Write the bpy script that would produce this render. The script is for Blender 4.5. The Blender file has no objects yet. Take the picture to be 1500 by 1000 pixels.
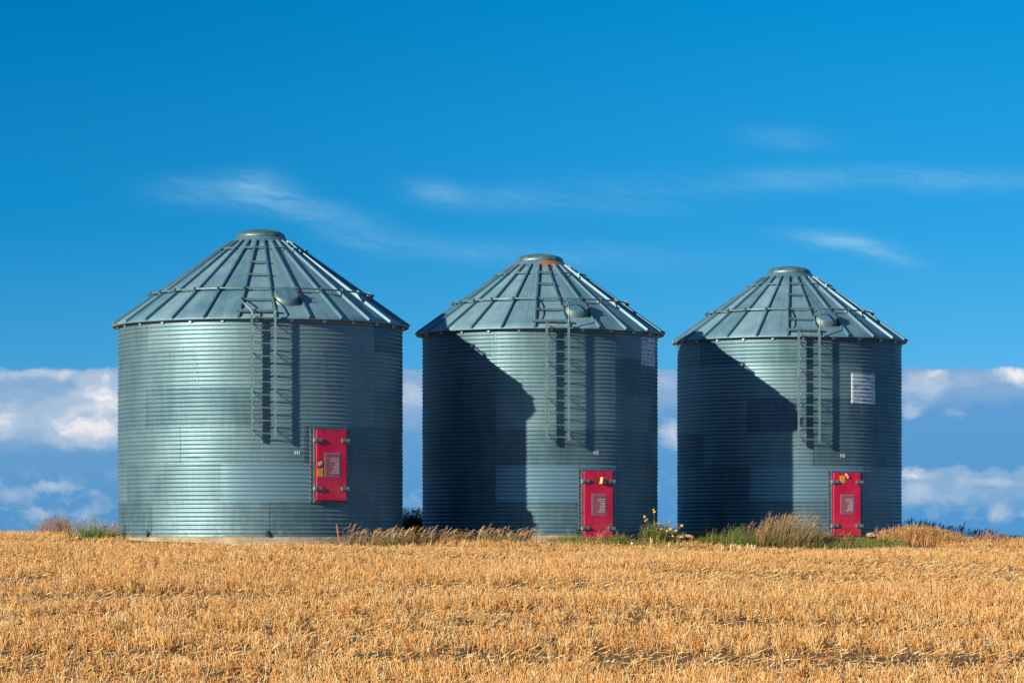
import bpy, math, random
import numpy as np
from math import sin, cos, pi, radians, sqrt, atan2
from mathutils import Vector, Matrix
random.seed(7)
rng = np.random.default_rng(11)
sc = bpy.context.scene
COL = sc.collection
F = 5000.0      # focal length in photo pixels (photo is 1500 wide)
EYE = 2.2       # height of the camera
HOR = 800.0     # photo row of eye level

# ------------------------------------------------------------------ helpers
def tag(o, label=None, cat=None, group=None, kind=None):
    if label: o['label'] = label
    if cat: o['category'] = cat
    if group: o['group'] = group
    if kind: o['kind'] = kind
    return o

def empty(name, loc, rz=0.0):
    o = bpy.data.objects.new(name, None); COL.objects.link(o)
    o.location = loc; o.rotation_euler = (0, 0, rz); o.empty_display_size = 0.3
    return o

class MB:
    """collects geometry, builds one mesh object"""
    def __init__(s): s.v = []; s.f = []; s.m = []
    def add(s, vs, fs, mi=0):
        n = len(s.v); s.v += [tuple(p) for p in vs]
        s.f += [tuple(i + n for i in f) for f in fs]; s.m += [mi] * len(fs)
    def box(s, c, size, M=None, mi=0):
        x, y, z = [d / 2 for d in size]
        vs = [Vector((a, b, d)) for a in (-x, x) for b in (-y, y) for d in (-z, z)]
        if M is not None: vs = [M @ p for p in vs]
        vs = [p + Vector(c) for p in vs]
        s.add(vs, [(0,1,3,2),(4,6,7,5),(0,4,5,1),(2,3,7,6),(0,2,6,4),(1,5,7,3)], mi)
    def bar(s, a, b, w, h, up=(0,0,1), mi=0):
        """rectangular bar between two points, w sideways and h along up"""
        a = Vector(a); b = Vector(b); d = (b - a).normalized()
        u = Vector(up); u = (u - d * u.dot(d)).normalized(); t = d.cross(u)
        vs = []
        for p in (a, b):
            for i, j in ((-1,-1),(1,-1),(1,1),(-1,1)): vs.append(p + t * (w/2*i) + u * (h/2*j))
        s.add(vs, [(0,3,2,1),(4,5,6,7),(0,1,5,4),(1,2,6,5),(2,3,7,6),(3,0,4,7)], mi)
    def tube(s, pts, r, n=8, mi=0, closed=False):
        pts = [Vector(p) for p in pts]; N = len(pts); rings = []
        for i, p in enumerate(pts):
            if closed: d = pts[(i+1) % N] - pts[i-1]
            else: d = pts[min(i+1, N-1)] - pts[max(i-1, 0)]
            d.normalize()
            u = Vector((0,0,1)) if abs(d.z) < .9 else Vector((1,0,0))
            u = (u - d * u.dot(d)).normalized(); t = d.cross(u)
            rings.append([p + (u * cos(2*pi*k/n) + t * sin(2*pi*k/n)) * r for k in range(n)])
        vs = [q for R_ in rings for q in R_]; fs = []
        for i in range(N if closed else N-1):
            j = (i+1) % N
            for k in range(n):
                l = (k+1) % n; fs.append((i*n+k, i*n+l, j*n+l, j*n+k))
        if not closed:
            fs.append(tuple(range(n))[::-1]); fs.append(tuple((N-1)*n+k for k in range(n)))
        s.add(vs, fs, mi)
    def lathe(s, prof, n=48, M=None, mi=0, cap0=False, cap1=False):
        vs = []
        for r, z in prof:
            for k in range(n):
                a = 2*pi*k/n; vs.append(Vector((r*cos(a), r*sin(a), z)))
        fs = []
        for i in range(len(prof)-1):
            for k in range(n):
                l = (k+1) % n; fs.append((i*n+k, i*n+l, (i+1)*n+l, (i+1)*n+k))
        if cap0: fs.append(tuple(range(n))[::-1])
        if cap1: fs.append(tuple((len(prof)-1)*n+k for k in range(n)))
        if M is not None: vs = [M @ p for p in vs]
        s.add(vs, fs, mi)
    def build(s, name, mats, parent=None, smooth=False, loc=None):
        me = bpy.data.meshes.new(name); me.from_pydata(s.v, [], s.f)
        for m in (mats if isinstance(mats, (list, tuple)) else [mats]): me.materials.append(m)
        me.polygons.foreach_set('material_index', s.m)
        if smooth: me.polygons.foreach_set('use_smooth', [True]*len(s.f))
        me.update()
        o = bpy.data.objects.new(name, me); COL.objects.link(o)
        if parent is not None: o.parent = parent
        if loc is not None: o.location = loc
        return o

def np_mesh(name, V, Q, mat, col=None, parent=None, loc=None, smooth=False):
    """fast quad mesh from numpy arrays; col = per-vertex rgb"""
    me = bpy.data.meshes.new(name)
    V = np.ascontiguousarray(V, dtype=np.float32); Q = np.ascontiguousarray(Q, dtype=np.int32)
    me.vertices.add(len(V)); me.vertices.foreach_set('co', V.ravel())
    me.loops.add(Q.size); me.loops.foreach_set('vertex_index', Q.ravel())
    me.polygons.add(len(Q))
    me.polygons.foreach_set('loop_start', np.arange(0, Q.size, Q.shape[1], dtype=np.int32))
    me.polygons.foreach_set('loop_total', np.full(len(Q), Q.shape[1], dtype=np.int32))
    me.update(calc_edges=True)
    if col is not None:
        a = me.attributes.new('Col', 'FLOAT_COLOR', 'POINT')
        c4 = np.ones((len(V), 4), dtype=np.float32); c4[:, :3] = col
        a.data.foreach_set('color', c4.ravel())
    me.materials.append(mat)
    if smooth: me.polygons.foreach_set('use_smooth', [True]*len(Q))
    o = bpy.data.objects.new(name, me); COL.objects.link(o)
    if parent is not None: o.parent = parent
    if loc is not None: o.location = loc
    return o

# ------------------------------------------------------------------ node DSL
class N:
    """tiny expression wrapper over shader math nodes"""
    def __init__(s, nt, sock): s.nt = nt; s.s = sock
    def _m(s, op, *a, clamp=False):
        n = s.nt.nodes.new('ShaderNodeMath'); n.operation = op; n.use_clamp = clamp
        for i, x in enumerate((s,) + a):
            if isinstance(x, N): s.nt.links.new(x.s, n.inputs[i])
            else: n.inputs[i].default_value = float(x)
        return N(s.nt, n.outputs[0])
    def __add__(s, o): return s._m('ADD', o)
    __radd__ = __add__
    def __sub__(s, o): return s._m('SUBTRACT', o)
    def __rsub__(s, o): return (s * -1.0) + o
    def __mul__(s, o): return s._m('MULTIPLY', o)
    __rmul__ = __mul__
    def __truediv__(s, o): return s._m('DIVIDE', o)
    def pw(s, o): return s._m('POWER', o)
    def mx(s, o): return s._m('MAXIMUM', o)
    def mn(s, o): return s._m('MINIMUM', o)
    def clamp(s): return s._m('ADD', 0.0, clamp=True)
    def exp(s): return s._m('EXPONENT')
    def abs(s): return s._m('ABSOLUTE')
    def frac(s): return s._m('FRACT')
    def ss(s, a, b):
        n = s.nt.nodes.new('ShaderNodeMapRange'); n.interpolation_type = 'SMOOTHSTEP'; n.clamp = True
        inv = a > b
        lo, hi = (b, a) if inv else (a, b)
        s.nt.links.new(s.s, n.inputs[0]); n.inputs[1].default_value = lo; n.inputs[2].default_value = hi
        n.inputs[3].default_value = 1.0 if inv else 0.0; n.inputs[4].default_value = 0.0 if inv else 1.0
        return N(s.nt, n.outputs[0])

def xyz(nt, x, y, z):
    n = nt.nodes.new('ShaderNodeCombineXYZ')
    for i, q in enumerate((x, y, z)):
        if isinstance(q, N): nt.links.new(q.s, n.inputs[i])
        else: n.inputs[i].default_value = q
    return n.outputs[0]
def noise(nt, vec, scale=1.0, detail=4.0, rough=0.5, dist=0.0, lac=2.0):
    n = nt.nodes.new('ShaderNodeTexNoise'); nt.links.new(vec, n.inputs['Vector'])
    n.inputs['Scale'].default_value = scale; n.inputs['Detail'].default_value = detail
    n.inputs['Roughness'].default_value = rough; n.inputs['Distortion'].default_value = dist
    n.inputs['Lacunarity'].default_value = lac
    return N(nt, n.outputs['Fac'])
def mixc(nt, fac, a, b, mode='MIX'):
    n = nt.nodes.new('ShaderNodeMix'); n.data_type = 'RGBA'; n.blend_type = mode; n.clamp_factor = True
    if isinstance(fac, N): nt.links.new(fac.s, n.inputs[0])
    else: n.inputs[0].default_value = fac
    for i, c in ((6, a), (7, b)):
        if hasattr(c, 'links') or isinstance(c, bpy.types.NodeSocket): nt.links.new(c, n.inputs[i])
        else: n.inputs[i].default_value = (*c, 1.0)
    return n.outputs[2]
def sr(r, g, b):
    f = lambda c: (c/255/12.92) if c/255 <= 0.04045 else ((c/255+0.055)/1.055)**2.4
    return (f(r), f(g), f(b))

def new_mat(name):
    m = bpy.data.materials.new(name); m.use_nodes = True
    nt = m.node_tree; b = nt.nodes['Principled BSDF']
    return m, nt, b
def obj_coords(nt):
    t = nt.nodes.new('ShaderNodeTexCoord'); s = nt.nodes.new('ShaderNodeSeparateXYZ')
    nt.links.new(t.outputs['Object'], s.inputs[0])
    return t.outputs['Object'], N(nt, s.outputs[0]), N(nt, s.outputs[1]), N(nt, s.outputs[2])
def setin(b, **k):
    for n, v in k.items(): b.inputs[n.replace('_', ' ')].default_value = v
def bump(nt, b, h, strength=0.3, dist=0.01):
    n = nt.nodes.new('ShaderNodeBump'); n.inputs['Strength'].default_value = strength
    n.inputs['Distance'].default_value = dist
    nt.links.new(h.s, n.inputs['Height']); nt.links.new(n.outputs[0], b.inputs['Normal'])

def plain(name, col, rough=0.5, metal=0.0, var=0.15, scale=8.0, bmp=0.0):
    m, nt, b = new_mat(name); o, x, y, z = obj_coords(nt)
    n = noise(nt, o, scale, 5, 0.6)
    c = mixc(nt, n.ss(.3, .7), tuple(c*(1-var) for c in col), tuple(min(1, c*(1+var)) for c in col))
    nt.links.new(c, b.inputs['Base Color']); setin(b, Roughness=rough, Metallic=metal)
    if bmp: bump(nt, b, n, bmp, 0.004)
    return m

# ------------------------------------------------------------------ materials
def wall_metal(name, seed):
    m, nt, b = new_mat(name); o, x, y, z = obj_coords(nt)
    at = nt.nodes.new('ShaderNodeAttribute'); at.attribute_name = 'tone'
    tone = N(nt, at.outputs['Fac'])
    a = x._m('ARCTAN2', y) * 3.3                                  # length round the wall
    cyl = xyz(nt, a + seed, z, 0.0)
    cloudy = noise(nt, cyl, 1.3, 6, 0.6)
    streak = noise(nt, xyz(nt, a*9.0 + seed, z*0.7, 0.0), 1.0, 4, 0.6)
    sp = nt.nodes.new('ShaderNodeTexVoronoi'); nt.links.new(cyl, sp.inputs['Vector']); sp.inputs['Scale'].default_value = 45
    spang = N(nt, sp.outputs['Distance'])
    fine = noise(nt, xyz(nt, a*2.2+seed*3, z*9.0, 0.0), 6.0, 3, 0.7)
    k = tone * 0.62 + cloudy * 0.38 + streak * 0.26 + spang * .14 + fine*0.14 - .12
    c = mixc(nt, k.ss(.25, .95), (0.044, 0.120, 0.158), (0.185, 0.318, 0.372))
    c = mixc(nt, ((tone - 1.0)*1.6).clamp(), c, (0.185, 0.365, 0.47))
    low = (z.ss(0.9, 0.0) * noise(nt, xyz(nt, a*3.0+seed, z*1.2, 0.0), 3.0, 5, 0.7).ss(.52, .72)) * 0.45
    c = mixc(nt, low, c, (0.55, 0.56, 0.42))                     # pale mud and lichen splash near the foot
    nt.links.new(c, b.inputs['Base Color'])
    r = (tone * -0.10 + cloudy * 0.20 + 0.47)
    nt.links.new(r.s, b.inputs['Roughness']); setin(b, Metallic=0.60)
    bump(nt, b, noise(nt, xyz(nt, a*1.0+seed, z*1.0, 0.0), 2.6, 4, 0.6), 0.35, 0.02)
    return m

def roof_metal(name, seed, rust=None):
    m, nt, b = new_mat(name); o, x, y, z = obj_coords(nt)
    r = (x*x + y*y).pw(0.5)
    a = x._m('ARCTAN2', y)
    at = nt.nodes.new('ShaderNodeAttribute'); at.attribute_name = 'tone'
    tone = N(nt, at.outputs['Fac'])
    cloudy = noise(nt, xyz(nt, x + seed, y, z), 2.2, 6, 0.65)
    streak = noise(nt, xyz(nt, a*26 + seed, r*0.8, 0.0), 1.0, 4, 0.6)
    k = cloudy*.55 + streak*.45 + tone*.45 - .08
    c = mixc(nt, k.ss(.3, .9), (0.060, 0.165, 0.235), (0.185, 0.335, 0.415))
    spots = noise(nt, xyz(nt, x+seed, y, z), 17.0, 3, 0.6).ss(.70, .76) * 0.5
    c = mixc(nt, spots, c, (0.5, 0.55, 0.54))
    nt.links.new(c, b.inputs['Base Color'])
    rg = cloudy*0.22 + 0.42
    nt.links.new(rg.s, b.inputs['Roughness']); setin(b, Metallic=0.25)
    if rust:
        ra, r0, r1 = rust                                        # angle, inner and outer radius of the rust
        da = (x._m('ARCTAN2', y*-1.0) - ra).abs()
        rn = noise(nt, xyz(nt, a*14, r*1.5, 0.0), 2.0, 5, 0.7)
        f = da.ss(.55, .2) * (r.ss(r1, r0) * 1.25 + rn*1.6 - 1.35).ss(.0, .45)
        c = mixc(nt, f, c, (0.30, 0.135, 0.05)); nt.links.new(c, b.inputs['Base Color'])
        nt.links.new((f * -0.25 + 0.25).s, b.inputs['Metallic'])
    bump(nt, b, noise(nt, xyz(nt, x + seed, y, z), 1.7, 3, 0.5), 0.5, 0.03)
    return m

M = {}
M['steel'] = plain('galvanised_steel', (0.14, 0.23, 0.24), 0.45, 0.5, 0.25, 6, .1)
M['rail'] = plain('ladder_steel', (0.14, 0.235, 0.25), 0.42, 0.35, 0.2, 5, .1)
M['darksteel'] = plain('dark_weathered_steel', (0.13, 0.17, 0.18), 0.55, 0.6, 0.3, 9, .1)
M['bolt'] = plain('zinc_bolt', (0.42, 0.47, 0.47), 0.4, 0.7, 0.3, 30)
M['boltdark'] = plain('aged_bolt', (0.06, 0.08, 0.09), 0.6, 0.4, 0.3, 30)
M['white'] = plain('pale_tab', (0.72, 0.76, 0.76), 0.45, 0.3, 0.1, 20)
M['latch'] = plain('latch_metal', (0.20, 0.29, 0.29), 0.5, 0.55, 0.35, 22, .2)
M['yellow'] = plain('yellow_sticker', (0.62, 0.47, 0.015), 0.45, 0, 0.15, 20)
M['yellowpale'] = plain('pale_yellow_sticker', (0.52, 0.56, 0.25), 0.5, 0, 0.2, 30)
M['ochre'] = plain('ochre_tag', (0.46, 0.29, 0.05), 0.5, 0.1, 0.25, 20)
M['brownstain'] = plain('brown_glue_patch', (0.25, 0.035, 0.02), 0.6, 0, 0.3, 25)
M['inkwhite'] = plain('faded_white_ink', (0.52, 0.42, 0.50), 0.5, 0, 0.12, 50)
M['inkblack'] = plain('black_ink', (0.04, 0.04, 0.035), 0.6, 0, 0.1, 50)
M['paint'] = plain('white_marker_paint', (0.50, 0.60, 0.66), 0.4, 0, 0.05, 30)
M['stake'] = plain('rusty_red_stake', (0.42, 0.13, 0.07), 0.6, 0.2, 0.3, 12, .3)
M['rock'] = plain('tan_stone', (0.34, 0.25, 0.15), 0.85, 0, 0.3, 9, .8)
M['wood'] = plain('weathered_wood', (0.34, 0.22, 0.12), 0.8, 0, 0.35, 14, .6)

m, nt, b = new_mat('red_door_paint'); o, x, y, z = obj_coords(nt)
c = mixc(nt, noise(nt, xyz(nt, x*2, y, z), 2.2, 5, .6).ss(.35, .7), (0.52, 0.002, 0.045), (0.66, 0.016, 0.072))
fade = z.ss(0.62, 0.25) * z.ss(0.02, .2) * noise(nt, xyz(nt, x*1.5, y, z*4), 2.0, 5, .65).ss(.35, .75) * 0.5
c = mixc(nt, fade, c, (0.50, 0.14, 0.12)); nt.links.new(c, b.inputs['Base Color']); setin(b, Roughness=0.42)
bump(nt, b, noise(nt, o, 3, 3, .5), .2, .01)
M['red'] = m

m, nt, b = new_mat('faded_notice'); o, x, y, z = obj_coords(nt)
c = mixc(nt, noise(nt, xyz(nt, x*3, y, z*9), 5.0, 4, .7).ss(.4, .65), (0.34, 0.07, 0.10), (0.27, 0.16, 0.19))
nt.links.new(c, b.inputs['Base Color']); setin(b, Roughness=0.5); M['notice'] = m
M['noticeborder'] = plain('notice_border', (0.27, 0.20, 0.24), 0.5, 0, 0.1, 20)

m, nt, b = new_mat('peeling_white_decal'); o, x, y, z = obj_coords(nt)
a = x._m('ARCTAN2', y) * 3.3
wds = noise(nt, xyz(nt, a*1.6, z*10, 0.0), 1.7, 6, .72)
c = mixc(nt, wds.ss(.36, .52), (0.06, 0.13, 0.18), (0.50, 0.60, 0.66))
nt.links.new(c, b.inputs['Base Color']); setin(b, Roughness=0.45, Metallic=.1); M['decal'] = m

m, nt, b = new_mat('concrete'); o, x, y, z = obj_coords(nt)
n1 = noise(nt, o, 2.5, 6, .65); n2 = noise(nt, o, 30, 3, .6)
c = mixc(nt, (n1*.7+n2*.3).ss(.35, .65), (0.20, 0.16, 0.10), (0.44, 0.36, 0.24))
nt.links.new(c, b.inputs['Base Color']); setin(b, Roughness=0.9); bump(nt, b, n1*.6+n2*.4, .6, .02); M['concrete'] = m

m, nt, b = new_mat('dry_soil'); o, x, y, z = obj_coords(nt)
n1 = noise(nt, o, 1.4, 8, .7); n2 = noise(nt, xyz(nt, x*1.0, y*1.0, z), 14, 6, .7)
c = mixc(nt, n2.ss(.35, .65), (0.085, 0.062, 0.036), (0.24, 0.165, 0.085))
c = mixc(nt, n1.ss(.48, .68)*.5, c, (0.38, 0.24, 0.10))
nt.links.new(c, b.inputs['Base Color']); setin(b, Roughness=1.0)
b.inputs['Specular IOR Level'].default_value = 0.1
bump(nt, b, n1*.5+n2*.5, .9, .05); M['soil'] = m

def plantmat(name, rough=.6, trans=.25, spec=.25):
    m, nt, b = new_mat(name)
    at = nt.nodes.new('ShaderNodeAttribute'); at.attribute_name = 'Col'
    nt.links.new(at.outputs['Color'], b.inputs['Base Color'])
    setin(b, Roughness=rough); b.inputs['Specular IOR Level'].default_value = spec
    if trans:
        out = nt.nodes['Material Output']; t = nt.nodes.new('ShaderNodeBsdfTranslucent'); mx = nt.nodes.new('ShaderNodeMixShader')
        nt.links.new(at.outputs['Color'], t.inputs[0]); mx.inputs[0].default_value = trans
        nt.links.new(b.outputs[0], mx.inputs[1]); nt.links.new(t.outputs[0], mx.inputs[2]); nt.links.new(mx.outputs[0], out.inputs[0])
    return m
M['straw'] = plantmat('straw', .5, .18, .35)
M['plant'] = plantmat('plant_blades', .6, .3, .2)

# ------------------------------------------------------------------ world and light
SUN_EL, SUN_AZ = radians(18.5), radians(49.0)      # azimuth: towards the left of the line back to the camera
sdir = Vector((-sin(SUN_AZ)*cos(SUN_EL), -cos(SUN_AZ)*cos(SUN_EL), sin(SUN_EL)))
w = bpy.data.worlds.new("World"); sc.world = w; w.use_nodes = True
nt = w.node_tree; bg = nt.nodes['Background']
WS = 0.05
EXPO = 0.65
bg.inputs[1].default_value = WS
sky = nt.nodes.new('ShaderNodeTexSky'); sky.sky_type = 'NISHITA'; sky.sun_disc = False
sky.sun_elevation = SUN_EL; sky.sun_rotation = atan2(sdir.x, sdir.y) % (2*pi)
sky.air_density = 1.0; sky.dust_density = 0.1; sky.ozone_density = 2.0
tc = nt.nodes.new('ShaderNodeTexCoord'); sp = nt.nodes.new('ShaderNodeSeparateXYZ')
nt.links.new(tc.outputs['Generated'], sp.inputs[0])
X, Y, Z = (N(nt, sp.outputs[i]) for i in range(3))
az = X._m('ARCTAN2', Y) * (180/pi)                # degrees, 0 = straight ahead (+y), + right
el = Z._m('ARCSINE') * (180/pi)
DEG = 180/pi/F
pu = lambda px: (px-750)*DEG
pv = lambda py: (HOR-py)*DEG
def lin(c): return tuple(q/WS/2**EXPO for q in c)
# clear sky: nishita aloft, deep polarised blue near the horizon
side = az.ss(-11, 11)
lo = mixc(nt, side, lin(sr(84,168,218)), lin(sr(104,190,238)))
mid = mixc(nt, side, lin(sr(22,143,206)), lin(sr(48,166,230)))
hi = mixc(nt, side, lin(sr(0,118,182)), lin(sr(0,146,216)))
grad = mixc(nt, el.ss(1.0, 5.8), lo, mid)
grad = mixc(nt, el.ss(4.0, 10.0), grad, hi)
clear = mixc(nt, el.ss(45, 12), sky.outputs[0], grad)
# cirrus
def G(px, py, sx, sy, tilt=0.0):
    du = az - pu(px); dv = el - pv(py)
    if tilt: dv = dv + du*tilt
    a = du*(1/(sx*DEG)); b_ = dv*(1/(sy*DEG))
    return ((a*a + b_*b_)*-1.0).exp()
w1 = noise(nt, xyz(nt, az*0.9, el*1.4, 3.0), 1.0, 4, .55) - .5
w2 = noise(nt, xyz(nt, az*2.2, el*3.0, 8.0), 1.0, 4, .6) - .5
su = az*.75 + w1*1.6; sv = el + az*.13 + w1*.45 + w2*.16
cn = noise(nt, xyz(nt, su, sv*4.2, 1.0), 1.0, 6, .6)
cs = noise(nt, xyz(nt, su*1.3 - el*1.2, sv*11.0 + az*1.5, 4.0), 1.0, 5, .65)
cm = G(300,285,70,22,.0)*.6 + G(385,280,45,22,.05)*1.0 + G(450,310,95,18,.20)*.85 + G(520,350,60,18,.28)*.55 + G(640,285,42,16,.1)*.95 + G(730,292,70,16,0)*.5 \
   + G(1150,268,110,16,-.02)*.55 + G(1380,268,160,17,.03)*.62 + G(1215,355,60,11,.10)*1.35 + G(1285,372,52,13,.30)*.9 + G(1150,208,60,16,.1)*.5 \
   + G(850,375,190,20,.05)*.40 + G(640,365,90,16,.1)*.4 + G(900,290,160,30,.0)*.28
cir = (cm * ((cn*1.3 + cs*.9) - .62).clamp()).clamp()
farc = (az.abs().ss(14, 40)) * el.ss(3, 6) * el.ss(30, 14) * cn.ss(.5, .75) * .45
cir = (cir*.62 + farc).clamp()
c1 = mixc(nt, cir*0.8, clear, lin(sr(162,212,242)))
# bank of low cloud
wx = noise(nt, xyz(nt, az*2.2, el*2.8, 21.0), 1.0, 5, .6) - .5
wy = noise(nt, xyz(nt, az*2.2, el*2.8, 33.0), 1.0, 5, .6) - .5
ua = az + wx*.55; ub = el + wy*.38
edge = noise(nt, xyz(nt, az*1.3, 0.0, 9.0), 1.0, 6, .62)
vt = edge*0.34 + 2.80
billow = noise(nt, xyz(nt, ua*2.2, ub*3.4, 5.0), 1.0, 7, .60)
fb2 = noise(nt, xyz(nt, ua*.55, ub*1.5, 14.0), 1.0, 6, .55)
bank = (vt - el).ss(-0.015, 0.05)
bcol = mixc(nt, el.ss(0.2, 2.6), lin(sr(86,150,202)), lin(sr(112,162,208)))
bcol = mixc(nt, az.ss(-9, 9)*0.6, bcol, lin(sr(80,154,212)))
lowA = az.ss(-8, 6)*0.75 + 1.55
def H(px, py, sx, sy, tilt=0.0):
    du = ua - pu(px); dv = ub - pv(py)
    if tilt: dv = dv + du*tilt
    a = du*(1/(sx*DEG)); b_ = dv*(1/(sy*DEG))
    return ((a*a + b_*b_)*-1.0).exp()
body = ((ub - lowA).ss(-.05, .30)*(fb2*.9 + billow*.7 - .12)).clamp()*.85 + (ub.ss(.55,.85)*ub.ss(1.34,1.24)*az.ss(4.0,6.0)*(fb2*.9+.25)) \
     + (el.ss(.1,.5)*ub.ss(1.35,1.1)*billow.ss(.48,.62)*.42)
c2 = mixc(nt, body.clamp()*.78, bcol, lin(sr(158,186,215)))
hd = H(120,630,54,26)*1.1 + H(168,622,24,34)*.6 + H(2,620,30,22)*.95 + H(150,575,40,30)*1.05 + H(60,600,90,36)*.42 + H(165,552,16,8)*.5 + H(60,549,26,7)*.75 + H(10,552,26,7)*.6 + H(95,548,20,6)*.6 \
   + H(1488,552,44,15,.35)*1.2 + H(1340,572,34,26)*.6 + H(1368,547,14,7)*.9 + H(1400,560,60,12)*.5 + H(1333,695,26,6)*1.1 + H(1348,722,32,20)*.65 + H(1445,706,60,10)*.6 + H(1460,750,26,18)*.6 + H(1497,752,12,9)*.5 \
   + H(984,636,24,26)*.85 + H(604,575,30,18)*.55 + H(968,560,40,12)*.4 + H(1396,606,22,12)*.38 + H(20,725,38,13)*.55 + H(85,712,34,9)*.5 + H(138,722,18,9)*.45 + H(60,754,30,11)*.55 + H(135,750,24,14)*.45 + H(605,600,20,30)*.3 + H(1330,605,16,12)*.45
hd = hd + (az.abs().ss(10, 18) * fb2.ss(.5,.75)*.9*el.ss(1.2,1.9))
head = (hd*(billow*1.7 + .12) - .12)
c3 = mixc(nt, head.ss(.02, .55)*.75, c2, lin(sr(180,200,222)))
c3 = mixc(nt, head.ss(.55, 1.15)*.85, c3, lin(sr(228,229,237)))
c3 = mixc(nt, head.ss(1.0, 1.35)*.7, c3, lin(sr(252,248,244)))
full = mixc(nt, bank, c1, c3)
# below the horizon: plain ground tone
full = mixc(nt, el.ss(-.3, -1.2), full, lin((0.22, 0.15, 0.08)))
nt.links.new(full, bg.inputs[0])

sun = bpy.data.lights.new('sun', 'SUN'); sun.energy = 5.0; sun.angle = radians(0.53); sun.color = (1.0, 0.86, 0.68)
so = bpy.data.objects.new('sun', sun); COL.objects.link(so); so.location = (-40, -30, 30)
so.rotation_euler = (-sdir).to_track_quat('-Z', 'Y').to_euler()

# ------------------------------------------------------------------ camera
cam = bpy.data.cameras.new('camera'); co = bpy.data.objects.new('camera', cam); COL.objects.link(co)
co.location = (0, 0, EYE); co.rotation_euler = (pi/2, 0, 0)
cam.sensor_width = 36; cam.lens = 36*F/1500; cam.shift_y = (HOR-500)/1500
cam.clip_start = 0.5; cam.clip_end = 20000
sc.camera = co
sc.view_settings.view_transform = 'Standard'; sc.view_settings.look = 'None'
sc.view_settings.exposure = EXPO; sc.view_settings.gamma = 1

# ------------------------------------------------------------------ terrain
_py = np.array([-4000,-200, 0, 20, 40, 50, 60, 70, 76, 79, 82, 86, 97, 112, 180, 400, 4000.])
_pz = np.array([ 0.0, .1, .3,.36,.62,1.02,1.45,1.87,2.05,2.11,2.28,2.34,2.38,1.7,-3.0,-8.0,-12.])
def terr(x, y):
    x = np.asarray(x, float); y = np.asarray(y, float)
    yy_ = y - np.interp(x, [-3.5, 1.0, 3.5, 6.5], [0, 4.0, 4.2, 7.4])*np.clip((y-55)/24, 0, 1)*np.clip((400-y)/200, 0, 1)
    z = sum(np.interp(yy_+d, _py, _pz) for d in (-1.0, 0, 1.0))/3
    wgt = np.clip((y-50)/25, 0, 1)*np.clip((300-y)/150, 0, 1)
    z = z - 0.0045*np.clip(x, -60, 60)*wgt
    for mx_, my_, mr_, ma_ in ((7.59, 93.5, 3.2, .20), (.73, 88.65, 3.2, .06)):
        z = z + ma_/(1+np.exp((np.hypot(x-mx_, y-my_)-mr_-1.6)/.35))
    near = np.clip((220-np.hypot(x, y))/60, 0, 1)
    z = z + near*(0.030*np.sin(x*.61+y*.23+1)*np.sin(y*.47+.4) + 0.018*np.sin(x*1.7-y*.9)*np.sin(y*1.3+x*.4))
    return z
def tz(x, y): return float(terr(x, y))
gx = np.concatenate([[-4000,-1500,-600,-250,-120,-70,-45,-34], np.arange(-26, 26.01, .4), [34,45,70,120,250,600,1500,4000]])
gy = np.concatenate([[-4000,-1500,-500,-150,-50,-20,-5,8,18,26], np.arange(32, 112, .4), [116,122,130,142,160,190,240,320,500,900,2000,4000]])
GX, GY = np.meshgrid(gx, gy); GZ = terr(GX, GY)
V = np.stack([GX.ravel(), GY.ravel(), GZ.ravel()], 1)
ny, nx = GX.shape; idx = np.arange(nx*ny).reshape(ny, nx)
Q = np.stack([idx[:-1,:-1].ravel(), idx[:-1,1:].ravel(), idx[1:,1:].ravel(), idx[1:,:-1].ravel()], 1)
g = np_mesh('ground', V, Q, M['soil'], smooth=True); tag(g, kind='structure')

# ------------------------------------------------------------------ grain bins
def corr(z, p=0.1010): return 0.0098*math.cos(2*pi*z/p)
SEAMS = [0.0, .83, 1.739, 2.648, 3.557, 4.466, 5.2]
HW = 5.2
def dirv(th): return Vector((sin(th), -cos(th), 0))
def tanv(th): return Vector((cos(th), sin(th), 0))

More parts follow.
